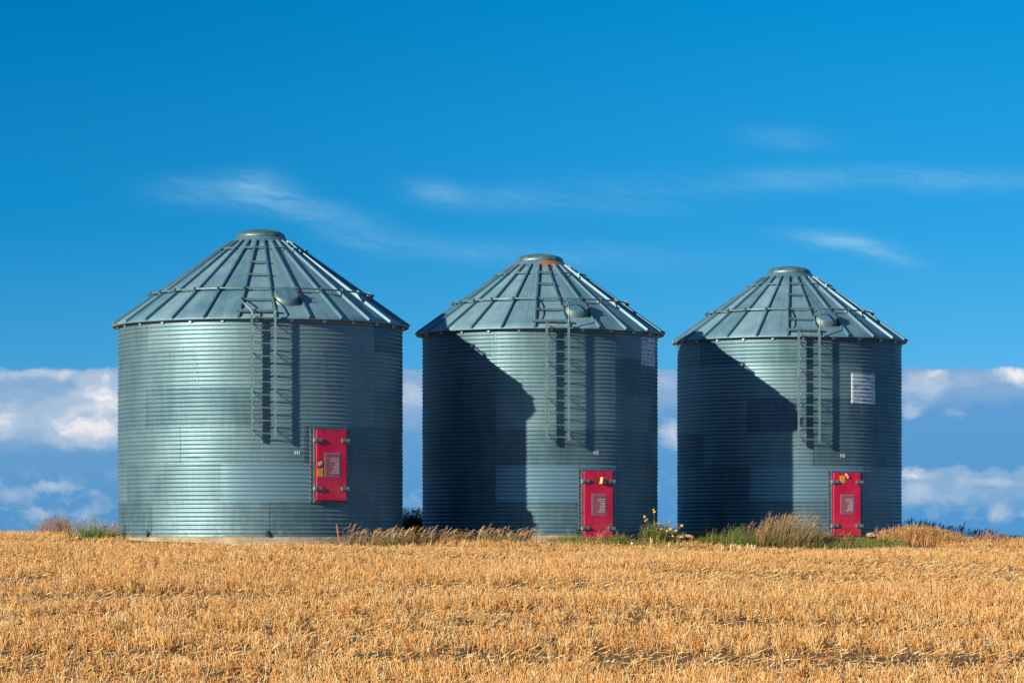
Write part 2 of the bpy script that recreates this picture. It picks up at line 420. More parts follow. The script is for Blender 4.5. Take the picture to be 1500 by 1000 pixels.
def wall_mesh(R, npan, offs, tones, dent, mat, parent):
    p = 0.1010; ns = 14*npan*3 if npan == 6 else 36*npan
    zs = [i*p/8 for i in range(int(HW/(p/8))+1)]
    nz = len(zs); th = np.arange(ns)*2*pi/ns
    Zg, Tg = np.meshgrid(np.array(zs), th, indexing='ij')
    rr = R + 0.0098*np.cos(2*pi*Zg/p)
    for dth, dz_, amp, st, sz in dent:
        dd = (Tg-dth+pi) % (2*pi) - pi
        rr = rr - amp*np.exp(-(dd*R/st)**2 - ((Zg-dz_)/sz)**2)
    # gentle oil-canning of the thin sheets
    rr = rr + 0.004*np.sin(Tg*11+Zg*2.1+R)*np.sin(Zg*3.3+Tg*3) 
    V = np.stack([rr*np.sin(Tg), -rr*np.cos(Tg), Zg], -1).reshape(-1, 3)
    idx = np.arange(nz*ns).reshape(nz, ns); nxt = np.roll(idx, -1, 1)
    Q = np.stack([idx[:-1].ravel(), nxt[:-1].ravel(), nxt[1:].ravel(), idx[1:].ravel()], 1)
    o = np_mesh('wall', V, Q, mat, parent=parent, smooth=True)
    o.data.materials.append(M['bolt']); o.data.materials.append(M['boltdark'])
    zc = (np.array(zs)[:-1]+p/16); tone = np.zeros((nz-1, ns), np.float32)
    for i, z_ in enumerate(zc):
        k = int(np.searchsorted(SEAMS, z_) - 1); k = min(max(k, 0), 5)
        off = radians(offs[k]); w_ = 2*pi/npan
        pan = (np.floor(((th + pi/ns - off) % (2*pi))/w_).astype(int)) % npan
        tone[i] = [tones[k][q] for q in pan]
    a = o.data.attributes.new('tone', 'FLOAT', 'FACE'); a.data.foreach_set('value', tone.ravel())
    # bolts of the lap seams
    bl = MB()
    def bolt(t, z, s, mi):
        c = dirv(t)*(R+corr(z)+.002) + Vector((0, 0, z)); d = dirv(t); u = tanv(t); k_ = Vector((0,0,1))
        vs = [c + (u*cos(q*pi/3)+k_*sin(q*pi/3))*s for q in range(6)] + [c + d*s*.9 + (u*cos(q*pi/3)+k_*sin(q*pi/3))*s*.7 for q in range(6)]
        bl.add(vs, [(q, (q+1) % 6, 6+(q+1) % 6, 6+q) for q in range(6)] + [tuple(range(6, 12))], mi)
    for k in range(1, 6):
        n = int(2*pi*R/.24)
        for q in range(n): bolt(2*pi*q/n, SEAMS[k], .012, 1)
    for k in range(6):
        for pn in range(npan):
            t0 = radians(offs[k]) + pn*2*pi/npan
            z_ = SEAMS[k]+.05
            while z_ < SEAMS[k+1]-.03:
                for d_ in (-.035, .035): bolt(t0 + d_/R, z_, .010, 1 if (random.random() < .6) else 0)
                z_ += .1010
            # lap edge of the sheet
            e = []
            zz = SEAMS[k]
            for side_ in (0,):
                vs = []; m_ = 0
                while zz <= SEAMS[k+1]-.001:
                    r_ = R + corr(zz)
                    for dt, dr in ((.052, .001), (.052, .0045), (.056, .0045), (.056, .001)):
                        q_ = dirv(t0+dt/R)*(r_+dr); vs.append(Vector((q_.x, q_.y, zz)))
                    zz += .0126; m_ += 1
                fs = []
                for i in range(m_-1):
                    for j in range(3): fs.append((i*4+j, i*4+j+1, (i+1)*4+j+1, (i+1)*4+j))
                bl.add(vs, fs, 1)
    bl.build('seam_bolt', [M['bolt'], M['boltdark']], o, smooth=False)['kind'] = 'stuff'
    return o

def grain_bin(spec):
    R, Re, cx, D = spec['R'], spec['Re'], spec['cx'], spec['D']
    bx = (cx-750)/F*D; brg = atan2(bx, D)
    root = empty('grain_bin', (bx, D, spec['z']), -brg)
    tag(root, spec['label'], 'grain bin', 'corrugated steel grain bins in a row')
    SL = 0.708; ZE = 5.20
    rz = lambda r: ZE + (Re-r)*SL
    nrm = lambda th: (dirv(th)*SL + Vector((0,0,1))).normalized()
    P = lambda th, r, h=0.0: dirv(th)*r + Vector((0,0,rz(r))) + nrm(th)*h
    wall_mesh(R, spec['npan'], spec['offs'], spec['tones'], spec['dent'], wall_metal('wall_metal', spec['seed']), root)
    # bottom angle ring
    b_ = MB(); b_.lathe([(R+.005, 0.0), (R+.030, 0.0), (R+.030, .035), (R+.008, .04)], 96)
    b_.build('base_ring', M['steel'], root)
    # ---- roof
    nr = spec['nrib']; r_top = 0.66; off = radians(spec['rib0']); wth = 2*pi/nr
    rs = [r_top + (Re-r_top)*t/14 for t in range(15)]
    vs, fs, tn = [], [], []
    SUB = 8
    na = nr*SUB
    for i, r in enumerate(rs):
        for k in range(na):
            th = off + wth*k/SUB; frac = (k % SUB)/SUB
            p_ = P(th, r*(1 - (1-cos(wth*(frac-.5)))*0 ) )
            crown = .010*math.sin(pi*frac)*math.sin(pi*i/14.0)*(1 if (k//SUB) % 2 else -1)
            p_ = p_ + nrm(th)*crown
            for (dt, dr, am, sa, sr_) in spec['roofdent']:
                dd = (th-radians(dt)+pi) % (2*pi) - pi
                p_ = p_ - nrm(th)*am*math.exp(-(dd*r/sa)**2-((r-dr)/sr_)**2)
            vs.append(p_)
    for i in range(14):
        for k in range(na):
            l = (k+1) % na; fs.append((i*na+k, (i+1)*na+k, (i+1)*na+l, i*na+l)); tn.append(spec['rt'][(k//SUB) % nr])
    # rolled drip edge
    n0 = len(vs)
    for dr, dz_ in ((.004, -.035), (-.05, -.045), (-(Re-R)+.0, -.03)):
        for k in range(na):
            th = off + wth*k/SUB; vs.append(dirv(th)*(Re+dr) + Vector((0,0,ZE+dz_)))
    rows = [14*na, n0, n0+na, n0+2*na]
    for a_, b2 in zip(rows[:-1], rows[1:]):
        for k in range(na):
            l = (k+1) % na; fs.append((a_+k, b2+k, b2+l, a_+l)); tn.append(.5)
    mb = MB(); mb.add(vs, fs)
    rmat = roof_metal('roof_metal', spec['seed'], spec.get('rust'))
    roof = mb.build('roof', rmat, root, smooth=True)
    # flat shading break at the drip edge
    a = roof.data.attributes.new('tone', 'FLOAT', 'FACE'); a.data.foreach_set('value', tn)
    # ribs: one mesh shared by all
    rb = MB(); h = .062; w0, w1 = .030, .021
    N_ = 6
    pts = []
    for i in range(N_+1):
        r = .74 + (Re+.012-.74)*i/N_
        c = Vector((0, -r, rz(r))); n_ = Vector((0, -SL, 1)).normalized(); t_ = Vector((1,0,0))
        pts += [c - t_*w0 - n_*.004, c - t_*w1 + n_*h, c + t_*w1 + n_*h, c + t_*w0 - n_*.004]
    f_ = []
    for i in range(N_):
        for j in range(4):
            l = (j+1) % 4; f_.append((i*4+j, i*4+l, (i+1)*4+l, (i+1)*4+j))
    f_ += [(0,3,2,1), (N_*4, N_*4+1, N_*4+2, N_*4+3)]
    rb.add(pts, f_)
    rib = rb.build('roof_rib', rmat, roof)
    rib.rotation_euler = (0, 0, off)
    for k in range(1, nr):
        c = rib.copy(); COL.objects.link(c); c.parent = roof; c.rotation_euler = (0, 0, off+k*wth)
        for (dt, dr, am, sa, sr_) in spec['roofdent']:
            if abs((off+k*wth) - radians(dt)) < .12: c.scale = (1, .995, .997)
    # eave clips in the gap under the eave
    cl = MB(); cl.box((0, -(R+.035), ZE-.065), (.055, .03, .05)); cl.box((0, -(R+.06), ZE-.048), (.10, .03, .018))
    clip = cl.build('eave_clip', M['white'], root); clip.rotation_euler = (0,0,off+wth/2)
    for k in range(1, nr):
        c = clip.copy(); COL.objects.link(c); c.parent = root; c.rotation_euler = (0,0,off+wth/2+k*wth)
    # collar and cap
    cb = MB(); zc = rz(.62)
    cb.lathe([(.80, rz(.80)+.012), (.64, rz(.64)+.03), (.60, zc+.05), (.575, zc+.06)], 64)
    cb.build('peak_collar', rmat, root, smooth=False).data.attributes.new('tone', 'FLOAT', 'FACE')
    cp = MB(); q = spec['capr']; z0 = zc+.03
    cp.lathe([(q-.03, z0), (q, z0+.004), (q+.012, z0+.04), (q-.012, z0+.10), (q-.06, z0+.135), (q*.8, z0+.165), (q*.55, z0+.20), (q*.25, z0+.225), (.02, z0+.232)], 64, cap1=True)
    cap = cp.build('peak_cap', M['capmetal'], root, smooth=True)
    ck = MB(); ck.box((-(q*.64), -q*.80, z0-.012), (.05, .05, .06)); ck.build('cap_clasp', M['stake'], cap)
    # mid ring of tube, clamped on each rib
    rr = spec['ring']; rg = MB(); H_ = .105
    pts = []
    for k in range(nr):
        for s_ in range(3):
            th = off + wth*(k + s_/3.0)
            r_ = rr*cos(wth/2)/cos(wth*(s_/3.0-.5))if s_ else rr
            pts.append(P(th, rr, H_) if s_ == 0 else (P(off+wth*k, rr, H_)*(1-s_/3.0) + P(off+wth*(k+1), rr, H_)*(s_/3.0)))
    rg.tube(pts, .021, 8, closed=True)
    ring = rg.build('roof_ring', M['rail'], root, smooth=True)
    k0 = MB(); c = Vector((0,-rr,rz(rr))); n_ = Vector((0,-SL,1)).normalized(); dn = Vector((0,-1,-SL)).normalized()
    k0.bar(c + n_*.02 + dn*.03, c + n_*.15 + dn*.0, .022, .05, up=(0,-1,0)); k0.bar(c + n_*.135 - dn*.03, c + n_*.135 + dn*.05, .05, .016, up=n_)
    kl = k0.build('ring_clamp', M['darksteel'], ring); kl.rotation_euler = (0,0,off)
    for k in range(1, nr):
        c = kl.copy(); COL.objects.link(c); c.parent = ring; c.rotation_euler = (0,0,off+k*wth)
    # short tie bars high on the roof, in every other bay
    ru = spec['upper']
    for k in range(nr):
        t0, t1 = off+wth*k, off+wth*(k+1)
        if k % 2 == spec['par']:
            a_, b2 = P(t0-.035, ru, .085), P(t1+.035, ru, .085)
            tb = MB(); tb.bar(a_, b2, .035, .03, up=nrm((t0+t1)/2)); tb.build('tie_bar', M['rail'], root)
    # roof ladder rungs between the two ribs of the ladder bay
    lt0, lt1 = off, off+wth
    for r in spec['rungs']:
        m_ = MB(); a_, b2 = P(lt0-.02/r*1.2, r, .085), P(lt1+.02/r*1.2, r, .085)
        m_.bar(a_, b2, .042, .026, up=nrm((lt0+lt1)/2)); m_.build('roof_rung', M['rail'], root)
    m_ = MB(); r = Re-.12; m_.bar(P(lt0-.02, r, .095), P(lt1+.02, r, .095), .075, .04, up=nrm((lt0+lt1)/2))
    m_.build('roof_step', M['rail'], root)
    # wall ladder
    tl = radians(spec['ladth']); rl = R+.265; d, t = dirv(tl), tanv(tl); wl = .275
    LP = lambda s_, z_, r_=rl: d*r_ + t*s_ + Vector((0,0,z_))
    zb = 2.40
    lm = MB()
    for s_ in (-wl, wl):
        lm.bar(LP(s_, zb-.04, rl+.03), LP(s_, ZE+.10, rl+.03), .056, .008, up=d)
        wd = .095 if s_ < 0 else .052
        lm.bar(LP(s_-.020, zb-.04, rl+.03-wd/2), LP(s_-.020, ZE+.10, rl+.03-wd/2), .007, wd, up=d)
    lad = lm.build('ladder', M['rail'], root)
    for k in range(10):
        z_ = 2.44+.3048*k
        m_ = MB(); m_.tube([LP(-wl+.01, z_), LP(wl-.01, z_)], .015, 8)
        m_.tube([LP(-wl+.04, z_, rl+.0), LP(-wl+.04, z_, rl+.03)], .016, 6, mi=1)
        m_.build('rung', [M['rail'], M['white']], lad)
    for z_ in (2.56, 3.47, 4.38, 5.08):
        for s_ in (-wl, wl):
            m_ = MB(); r_w = sqrt(R*R - s_*s_)
            m_.bar(LP(s_, z_, r_w-.01), LP(s_, z_, rl+.02), .006, .03, up=t)
            m_.bar(LP(s_, z_, r_w-.01), LP(s_, z_-.17, rl+.02), .006, .03, up=t)
            m_.build('bracket', M['rail'], lad)
    # hand rails from the roof down to the ladder
    for i, (s_, th, r0, hh, sgn) in enumerate(((-wl, lt0, spec['hr'], spec['hh'][0], -1), (wl, lt1, spec['hr'], spec['hh'][1], 1))):
        A = P(th, r0, .07); B = P(th, r0+.02, hh); Cc = P(th, Re-.18, hh*.85+.1); E_ = LP(s_, ZE+.16, rl+.01); Fp = LP(s_, ZE-.05, rl+.01)
        pts = []
        ctrl = [A, B, Cc, E_, Fp]
        if i == 0: ctrl = [P(th, rr-.02, .08), P(th, rr+.25, .17), P(th, Re-.35, .19), P(th, Re-.12, .09)] if spec['seed'] > 1 else [A, P(th, r0+.12, .16), P(th, Re-.20, .30)+t*.07, LP(s_, ZE+.12, rl+.01), Fp]
        ctrl = [ctrl[0]]+ctrl+[ctrl[-1]]
        for j in range(1, len(ctrl)-2):
            p0, p1, p2, p3 = ctrl[j-1:j+3]
            for q_ in range(7):
                u = q_/7
                pts.append(.5*((2*p1)+(p2-p0)*u+(2*p0-5*p1+4*p2-p3)*u*u+(3*p1-p0-3*p2+p3)*u**3))
        pts.append(ctrl[-1])
        m_ = MB(); m_.tube(pts, .017, 8); m_.build('hand_rail', M['rail'], root, smooth=True)
    # roof hatch with raised collar and lid
    th = radians(spec['hat'][0]); r = spec['hat'][1]; c = P(th, r, .0); n_ = nrm(th)
    xax = tanv(th); yax = n_.cross(xax); Mx = Matrix((xax, yax, n_)).transposed().to_4x4(); Mx.translation = c
    hb = MB(); q = .29
    hb.lathe([(q+.05, .0), (q+.022, .03), (q+.015, .145), (q-.02, .15)], 40, M=Mx)
    hat = hb.build('hatch', M['collar'], root, smooth=True); hat.data.attributes.new('tone', 'FLOAT', 'FACE')
    hl = MB(); Ml = Mx @ Matrix.Rotation(radians(spec['hat'][2]), 4, 'Y')
    hl.lathe([(q-.01, .135), (q+.004, .14), (q+.004, .160), (q-.02, .172), (.02, .190)], 40, M=Ml, cap1=True)
    hl.bar(Ml @ Vector((0, q-.02, .182)), Ml @ Vector((0, -q+.02, .182)), .010, .012, up=n_)
    lid = hl.build('hatch_lid', rmat, hat, smooth=False); lid.data.attributes.new('tone', 'FLOAT', 'FACE')
    for yy in (-.10, .10):
        hg = MB(); hg.bar(Mx @ Vector((q+.03, yy, .03)), Mx @ Vector((q+.03, yy, .175)), .035, .03, up=xax); hg.box(tuple(Mx @ Vector((q-.02, yy, .187))), (.07, .035, .014), M=Mx.to_3x3())
        hg.build('hinge', M['hinge'], hat)
    hg = MB(); hg.box(tuple(Mx @ Vector((-q-.03, 0.0, .11))), (.07, .05, .06), M=Mx.to_3x3()); hg.build('hatch_latch', M['darksteel'], hat)
    # anchors
    for ta in spec['anch']:
        t_ = radians(ta); m_ = MB(); d_, u_ = dirv(t_), tanv(t_)
        Mr = Matrix((u_, d_, Vector((0,0,1)))).transposed()
        m_.box(d_*(R+.05)+Vector((0,0,.07)), (.09, .09, .014), M=Mr); m_.box(d_*(R+.02)+Vector((0,0,.075)), (.09, .02, .13), M=Mr)
        m_.box(d_*(R+.05)+u_*.04+Vector((0,0,.035)), (.012, .09, .07), M=Mr); m_.tube([d_*(R+.06)+Vector((0,0,.0)), d_*(R+.06)+Vector((0,0,.15))], .012, 6)
        m_.build('anchor_bracket', M['boltdark'], root)
    # ---- door
    td = radians(spec['dth']); d, t = dirv(td), tanv(td); z0, z1 = spec['dz']; hw = .405
    Md = Matrix((t, d*-1, Vector((0,0,1)))).transposed()      # local x right, -y outwards
    DP = lambda x_, o_, z_: d*(R+o_) + t*x_ + Vector((0,0,z_))
    fr = MB()
    zc = (z0+z1)/2; hh = (z1-z0)
    for s_ in (-1, 1):
        fr.box(DP(s_*(hw+.022), -.01, zc), (.040, .16, hh+.10), M=Md)         # jambs
        fr.box(DP(s_*(hw+.079), -.012, zc), (.074, .035, hh+.10), M=Md)        # flange on the wall
    for z_ in (z0-.028, z1+.028): fr.box(DP(0, -.012, z_), (2*hw-.002, .16, .046), M=Md)
    frame = fr.build('door_frame', M['doorframe'], root)
    dm = MB(); dm.box((0,0,hh/2), (2*hw, .05, hh-.006)); 
    door = dm.build('door', M['red'], root); door.matrix_local = Matrix.Translation(DP(0, .085, z0)) @ Md.to_4x4()
    bv = door.modifiers.new('bevel', 'BEVEL'); bv.width = .006; bv.segments = 2
    # flange bolts
    fb_ = MB()
    for k in range(int(hh/.1)):
        for s_ in (-1, 1):
            for q_ in (.065, .098): fb_.box(DP(s_*(hw+q_), .012, z0+.05+k*.1), (.018, .02, .018), M=Md)
    fb_.build('flange_bolt', M['bolt'], frame)['kind'] = 'stuff'
    for zz in spec['lz']:
        for s_ in (-1, 1):
            lm = MB(); x_ = s_*(hw-.065)
            lm.box((x_+s_*.01, -.038, zz-z0), (.17, .030, .085)); lm.box((s_*(hw+.045), -.01, zz-z0), (.05, .115, .085))
            lm.box((x_-s_*.03, -.057, zz-z0), (.05, .012, .05)); lm.box((x_+s_*.06, -.059, zz-z0-.01), (.025, .02, .025))
            lt = lm.build('latch', M['latch'], door)
    # notice
    nx0, nx1, nz0, nz1 = spec['notice']
    nm = MB(); nm.box(((nx0+nx1)/2, -.027, (nz0+nz1)/2), (nx1-nx0, .004, nz1-nz0))
    nm.box(((nx0+nx1)/2, -.030, (nz0+nz1)/2), (nx1-nx0-.045, .004, nz1-nz0-.045), mi=1)
    L_ = nx1-nx0; Hn = nz1-nz0
    rs_ = random.Random(spec['seed'])
    for i, (fz, f0) in enumerate(((.76,.42),(.67,.42),(.585,.62),(.52,.68),(.45,.60),(.385,.55),(.31,.58),(.24,.46),(.17,.42))):
        x0_ = nx0+L_*(f0+rs_.uniform(-.03,.03)); x1_ = nx1-.035
        nm.box(((x0_+x1_)/2, -.0335, nz0+Hn*fz), (x1_-x0_, .003, .020), mi=2)
    # headline letters, too faded to read
    for i in range(9):
        nm.box((nx0+L_*(.12+.09*i), -.0335, nz0+Hn*.88), (L_*.06, .003, .03), mi=3)
    for i in range(6):
        nm.box((nx0+L_*(.15+rs_.uniform(0,.02)), -.0335, nz0+Hn*(.72-.1*i)), (L_*.09, .003, .014), mi=3)
    nm.build('notice', [M['noticeborder'], M['notice'], M['inkwhite'], M['noticeink']], door)
    for (kind, x_, z_, w_, h_) in spec['stick']:
        sm = MB()
        if kind == 'yellow':
            sm.box((x_, -.028, z_), (w_, .005, h_))
            for k in range(4): sm.box((x_-.005+.004*k, -.032, z_+h_*(.28-.18*k)), (w_*(.55 if k else .7), .003, h_*.05), mi=1)
            sm.build('yellow_sticker', [M['yellow'], M['yellowink']], door)
        elif kind == 'pale':
            sm.box((x_, -.028, z_), (w_, .005, h_), mi=1)
            Mx2 = Matrix.Translation((x_, -.034, z_)) @ Matrix.Rotation(pi/2, 4, 'X') @ Matrix.Rotation(.6, 4, 'Z') @ Matrix.Scale(.62, 4, (0,1,0))
            sm.lathe([(.001, .0), (w_*.55, -.003), (w_*.56, .002), (.001, .006)], 20, M=Mx2)
            sm.build('warning_sticker', [M['yellowpale'], M['brownstain']], door)
        elif kind == 'tag':
            # a folded metal tag standing off the door, one leaf in the sun
            sm.bar((x_-.06, -.05, z_-.075), (x_-.01, -.05, z_+.08), .045, .012, up=(0,-1,0), mi=0)
            sm.add([(x_-.035,-.06,z_+.08),(x_-.075,-.035,z_-.08),(x_-.02,-.10,z_-.08),(x_+.0,-.11,z_+.08)], [(0,1,2,3)], 0)
            sm.box((x_+.045, -.075, z_), (.10, .012, .145), mi=1); sm.box((x_+.045, -.05, z_), (.03, .05, .03), mi=1)
            sm.build('folded_tag', [M['ochre'], M['tagback']], door)
            sp2 = MB(); sp2.box((x_-.16, -.0275, z_+.0), (.15, .004, .13)); sp2.build('glue_patch', M['brownstain'], door)
        elif kind == 'rag':
            for k in range(5):
                sm.box((x_+.016*k-.03, -.04-.008*(k % 2), z_+.03-.018*k), (.04, .03, .035), M=Matrix.Rotation(.5+k, 3, 'Y'))
            sm.build('string_knot', M['cream'], door)
    # number painted on the wall
    cu = bpy.data.curves.new('txt', 'FONT'); cu.body = spec['num'][0]; cu.size = .125; cu.align_x = 'CENTER'; cu.extrude = .002; cu.offset = .004
    to = bpy.data.objects.new('txt', cu); COL.objects.link(to)
    bpy.context.view_layer.update()
    me = bpy.data.meshes.new_from_object(to.evaluated_get(bpy.context.evaluated_depsgraph_get()))
    bpy.data.objects.remove(to)
    tn0 = radians(spec['num'][1]); 
    for v in me.vertices:
        q_ = dirv(tn0+v.co.x/R)*(R+.0125+v.co.z); v.co = (q_.x, q_.y, spec['num'][2]+v.co.y)
    me.materials.clear(); me.materials.append(M['paint'])
    no = bpy.data.objects.new('number_marking', me); COL.objects.link(no); no.parent = root
    # peeling decal on the corrugated wall
    if spec.get('decal'):
        ta, tb_, za, zb_ = spec['decal']; A_ = np.linspace(radians(ta), radians(tb_), 14); Zs = np.arange(za, zb_, .1010/8)
        Tg, Zg = np.meshgrid(A_, Zs); rr_ = R + .0072*np.cos(2*pi*Zg/.1010) + .006
        V = np.stack([rr_*np.sin(Tg), -rr_*np.cos(Tg), Zg], -1).reshape(-1, 3); n2, n1_ = Tg.shape
        ii = np.arange(n1_*n2).reshape(n2, n1_)
        Qd = np.stack([ii[:-1,:-1].ravel(), ii[:-1,1:].ravel(), ii[1:,1:].ravel(), ii[1:,:-1].ravel()], 1)
        do = np_mesh('decal', V, Qd, M['decal'], parent=root, smooth=True)
        do.modifiers.new('solid', 'SOLIDIFY').thickness = .003
    # concrete pad
    pm = MB(); zt = -.002; hb_ = spec['pad']
    ring_ = []
    pr = R+.05
    pm.lathe([(.01, zt), (pr-.03, zt), (pr, zt-.02), (pr+.015, zt-hb_)], 96)
    pd = pm.build('concrete_pad', M['concrete'], None); pd.location = root.location
    tag(pd, spec['padlabel'], 'foundation', 'concrete pads under the grain bins')
    return root

M['collar'] = plain('hatch_collar_metal', (0.115, 0.17, 0.18), 0.5, 0.3, 0.2, 8)
M['hinge'] = plain('hinge_metal', (0.20, 0.17, 0.16), 0.5, 0.4, 0.3, 20)
M['capmetal'] = plain('cap_galvanised', (0.105, 0.195, 0.215), 0.46, 0.5, 0.35, 5, .15)
M['doorframe'] = plain('door_frame_metal', (0.085, 0.12, 0.145), 0.55, 0.3, 0.25, 7, .1)
M['noticeink'] = plain('faded_red_ink', (0.40, 0.06, 0.10), 0.5, 0, 0.2, 40)
M['yellowink'] = plain('worn_yellow_ink', (0.40, 0.29, 0.02), 0.5, 0, 0.2, 40)
M['tagback'] = plain('tag_back', (0.26, 0.25, 0.13), 0.5, 0.3, 0.25, 30)
M['cream'] = plain('cream_string', (0.70, 0.60, 0.40), 0.8, 0, 0.2, 30)

def tones(npan, over, seed):
    r = random.Random(seed); t = [[r.uniform(.25, .75) for _ in range(npan)] for _ in range(6)]
    for (k, q, v) in over: t[k][q] = v
    return t
def rtones(n, seed):
    r = random.Random(seed); return [r.uniform(.2, .8) for _ in range(n)]

bins = [
 dict(seed=1, cx=382, D=84.55, z=2.43, R=3.51, Re=3.66, nrib=27, rib0=-8.2, npan=7, offs=[2.5, -16, -34, -52, -26, -52],
      tones=tones(7, [(1,0,1.35),(1,6,.45),(0,6,.55)], 3), dent=[(radians(-27), 1.86, .018, .16, .05), (radians(-27), 2.56, .010, .10, .08)], ring=2.70, upper=1.10, par=0, rungs=[1.67, 2.15, 3.1],
      ladth=1.0, hr=3.05, hh=(.17,.12), hat=(11.6, 2.98, 0), anch=(2.5,-50,53), dth=27.8, dz=(.865,2.555), lz=(1.15, 2.30), capr=.60,
      notice=(-.20,.24,.56,1.14), stick=[('yellow',-.315,.665,.14,.19),('pale',-.315,.88,.14,.15)], num=('H1', 14.3, 1.955), rt=rtones(27,5), roofdent=[],
      pad=.20, label='largest corrugated steel grain bin, leftmost, its red door raised above the ground',
      padlabel='low round concrete pad under the largest leftmost grain bin'),
 dict(seed=2, cx=791, D=88.65, z=2.49, R=3.05, Re=3.215, nrib=24, rib0=-2.3, npan=6, offs=[18, -22, 8.7, 38, 38, -22], rust=(.38, .62, 1.15),
      tones=tones(6, [(1,0,1.6),(1,5,.4)], 8), dent=[], ring=2.22, upper=1.15, par=0, rungs=[1.6, 2.62],
      ladth=7.7, hr=2.62, hh=(.12,.42), hat=(20.5, 2.58, -4), anch=(-42,18), dth=27.8, dz=(-.07,1.605), lz=(.17,1.35), capr=.60,
      notice=(-.20,.22,.56,1.10), stick=[('tag',.08,1.44,.1,.1)], num=('H2', 27.6, 2.02), decal=(57.5,75.5,4.32,5.06), rt=rtones(24,6), roofdent=[(38,3.15,.05,.25,.25),(50,3.15,.05,.22,.22)],
      pad=.24, label='middle corrugated steel grain bin with rust under its cap and folded tag on its door',
      padlabel='round concrete pad showing under the middle grain bin'),
 dict(seed=3, cx=1156, D=93.5, z=2.58, R=3.06, Re=3.195, nrib=24, rib0=-.6, npan=6, offs=[25, -20.7, 11, 39, 39, 9],
      tones=tones(6, [(1,0,1.5),(1,5,.42)], 12), dent=[], ring=2.22, upper=1.13, par=0, rungs=[1.6, 2.62],
      ladth=9.1, hr=2.62, hh=(.30,.42), hat=(22.0, 2.58, -4), anch=(-30,25), dth=29.0, dz=(-.10,1.575), lz=(.17,1.33), capr=.59,
      notice=(-.21,.21,.58,1.10), stick=[('yellow',-.15,1.50,.15,.19),('rag',-.01,1.60,.1,.1)], num=('H3', 27.5, 1.99), decal=(32.5,48.5,3.42,4.24), rt=rtones(24,7), roofdent=[],
      pad=.26, label='rightmost corrugated steel grain bin with a square white decal beside its ladder',
      padlabel='round concrete pad hidden in grass under the rightmost grain bin'),
]
broots = [grain_bin(s) for s in bins]

# ------------------------------------------------------------------ vegetation
def prisms(base, tip, rad0, rad1, col0, col1):
    """3-sided stalks"""
    n = len(base); a0 = rng.uniform(0, 2*pi, n)
    V = np.empty((n, 6, 3)); 
    for k in range(3):
        a = a0 + k*2*pi/3; off_ = np.stack([np.cos(a), np.sin(a), np.zeros(n)], 1)
        V[:, k] = base + off_*rad0[:, None]; V[:, 3+k] = tip + off_*rad1[:, None]
    b_ = (np.arange(n)*6)[:, None]
    q = np.array([[0,1,4,3],[1,2,5,4],[2,0,3,5]])
    Q = (b_[:, :, None] + q[None]).reshape(-1, 4)
    C = np.empty((n, 6, 3)); C[:, :3] = col0[:, None]; C[:, 3:] = col1[:, None]
    return V.reshape(-1, 3), Q, C.reshape(-1, 3)
def strips(base, dirh, h, reach, w, col0, col1, seg=3, droop=0.0, yaw=None):
    """curved blades: base, horizontal unit direction, height, horizontal reach, width"""
    n = len(base); 
    if yaw is None: yaw = rng.uniform(0, pi, n)
    side_ = np.stack([np.cos(yaw), np.sin(yaw), np.zeros(n)], 1)
    V = np.empty((n, (seg+1)*2, 3)); C = np.empty_like(V)
    for i in range(seg+1):
        t = i/seg
        up = h*(t - droop*t**3)
        p = base + dirh*(reach*t**1.8)[:, None]; p[:, 2] += up
        ww = w*(1-.85*t**1.5)
        V[:, 2*i] = p - side_*ww[:, None]/2; V[:, 2*i+1] = p + side_*ww[:, None]/2
        C[:, 2*i] = C[:, 2*i+1] = col0*(1-t) + col1*t
    q = np.array([[2*i, 2*i+1, 2*i+3, 2*i+2] for i in range(seg)])
    Q = ((np.arange(n)*(seg+1)*2)[:, None, None] + q[None]).reshape(-1, 4)
    return V.reshape(-1, 3), Q, C.reshape(-1, 3)
def join(parts):
    Vs, Qs, Cs = [], [], []; n = 0
    for V, Q, C in parts: Vs.append(V); Qs.append(Q+n); Cs.append(C); n += len(V)
    return np.concatenate(Vs), np.concatenate(Qs), np.concatenate(Cs)
def pal(n, cols, jit=.12):
    cols = np.array(cols); c = cols[rng.integers(0, len(cols), n)]
    return np.clip(c*(1+rng.normal(0, jit, (n, 1))), 0.005, .95)
def vnoise(x, y, s, seed):
    """smooth value noise"""
    r = np.random.default_rng(seed); T = r.random((256, 256))
    X_, Y_ = x/s, y/s; xi, yi = np.floor(X_).astype(int), np.floor(Y_).astype(int); fx, fy = X_-xi, Y_-yi
    fx = fx*fx*(3-2*fx); fy = fy*fy*(3-2*fy); g_ = lambda a, b: T[a % 256, b % 256]
    return (g_(xi,yi)*(1-fx)+g_(xi+1,yi)*fx)*(1-fy) + (g_(xi,yi+1)*(1-fx)+g_(xi+1,yi+1)*fx)*fy
BR = [((b['cx']-750)/F*b['D'], b['D'], b['R']+.2) for b in bins]
def outside(x, y, pad=0.0):
    k = np.ones(len(x), bool)
    for cx_, cy_, r_ in BR: k &= np.hypot(x-cx_, y-cy_) > r_+pad
    return k
STRAW = [(0.92,0.52,0.18),(0.95,0.62,0.26),(0.80,0.39,0.11),(0.96,0.78,0.48),(0.50,0.21,0.05),(0.92,0.49,0.14),(0.95,0.67,0.31),(0.66,0.30,0.08)]
def field_pts(n, y0=34, y1=104):
    y = np.sqrt(rng.uniform(y0**2*.15+3*y0, y1**2*.15+3*y1, n)/.15 + 100) - 10
    x = rng.uniform(-1, 1, n)*(.155*y+3.0)
    return x, y
def edge_y(x, y):
    """where the stubble stops in front of the bins"""
    px = x/y*F + 750
    return np.interp(px, [150, 185, 590, 660, 940, 1010, 1370, 1420], [120, 79.6, 79.8, 83.3, 83.6, 86.4, 86.6, 120])
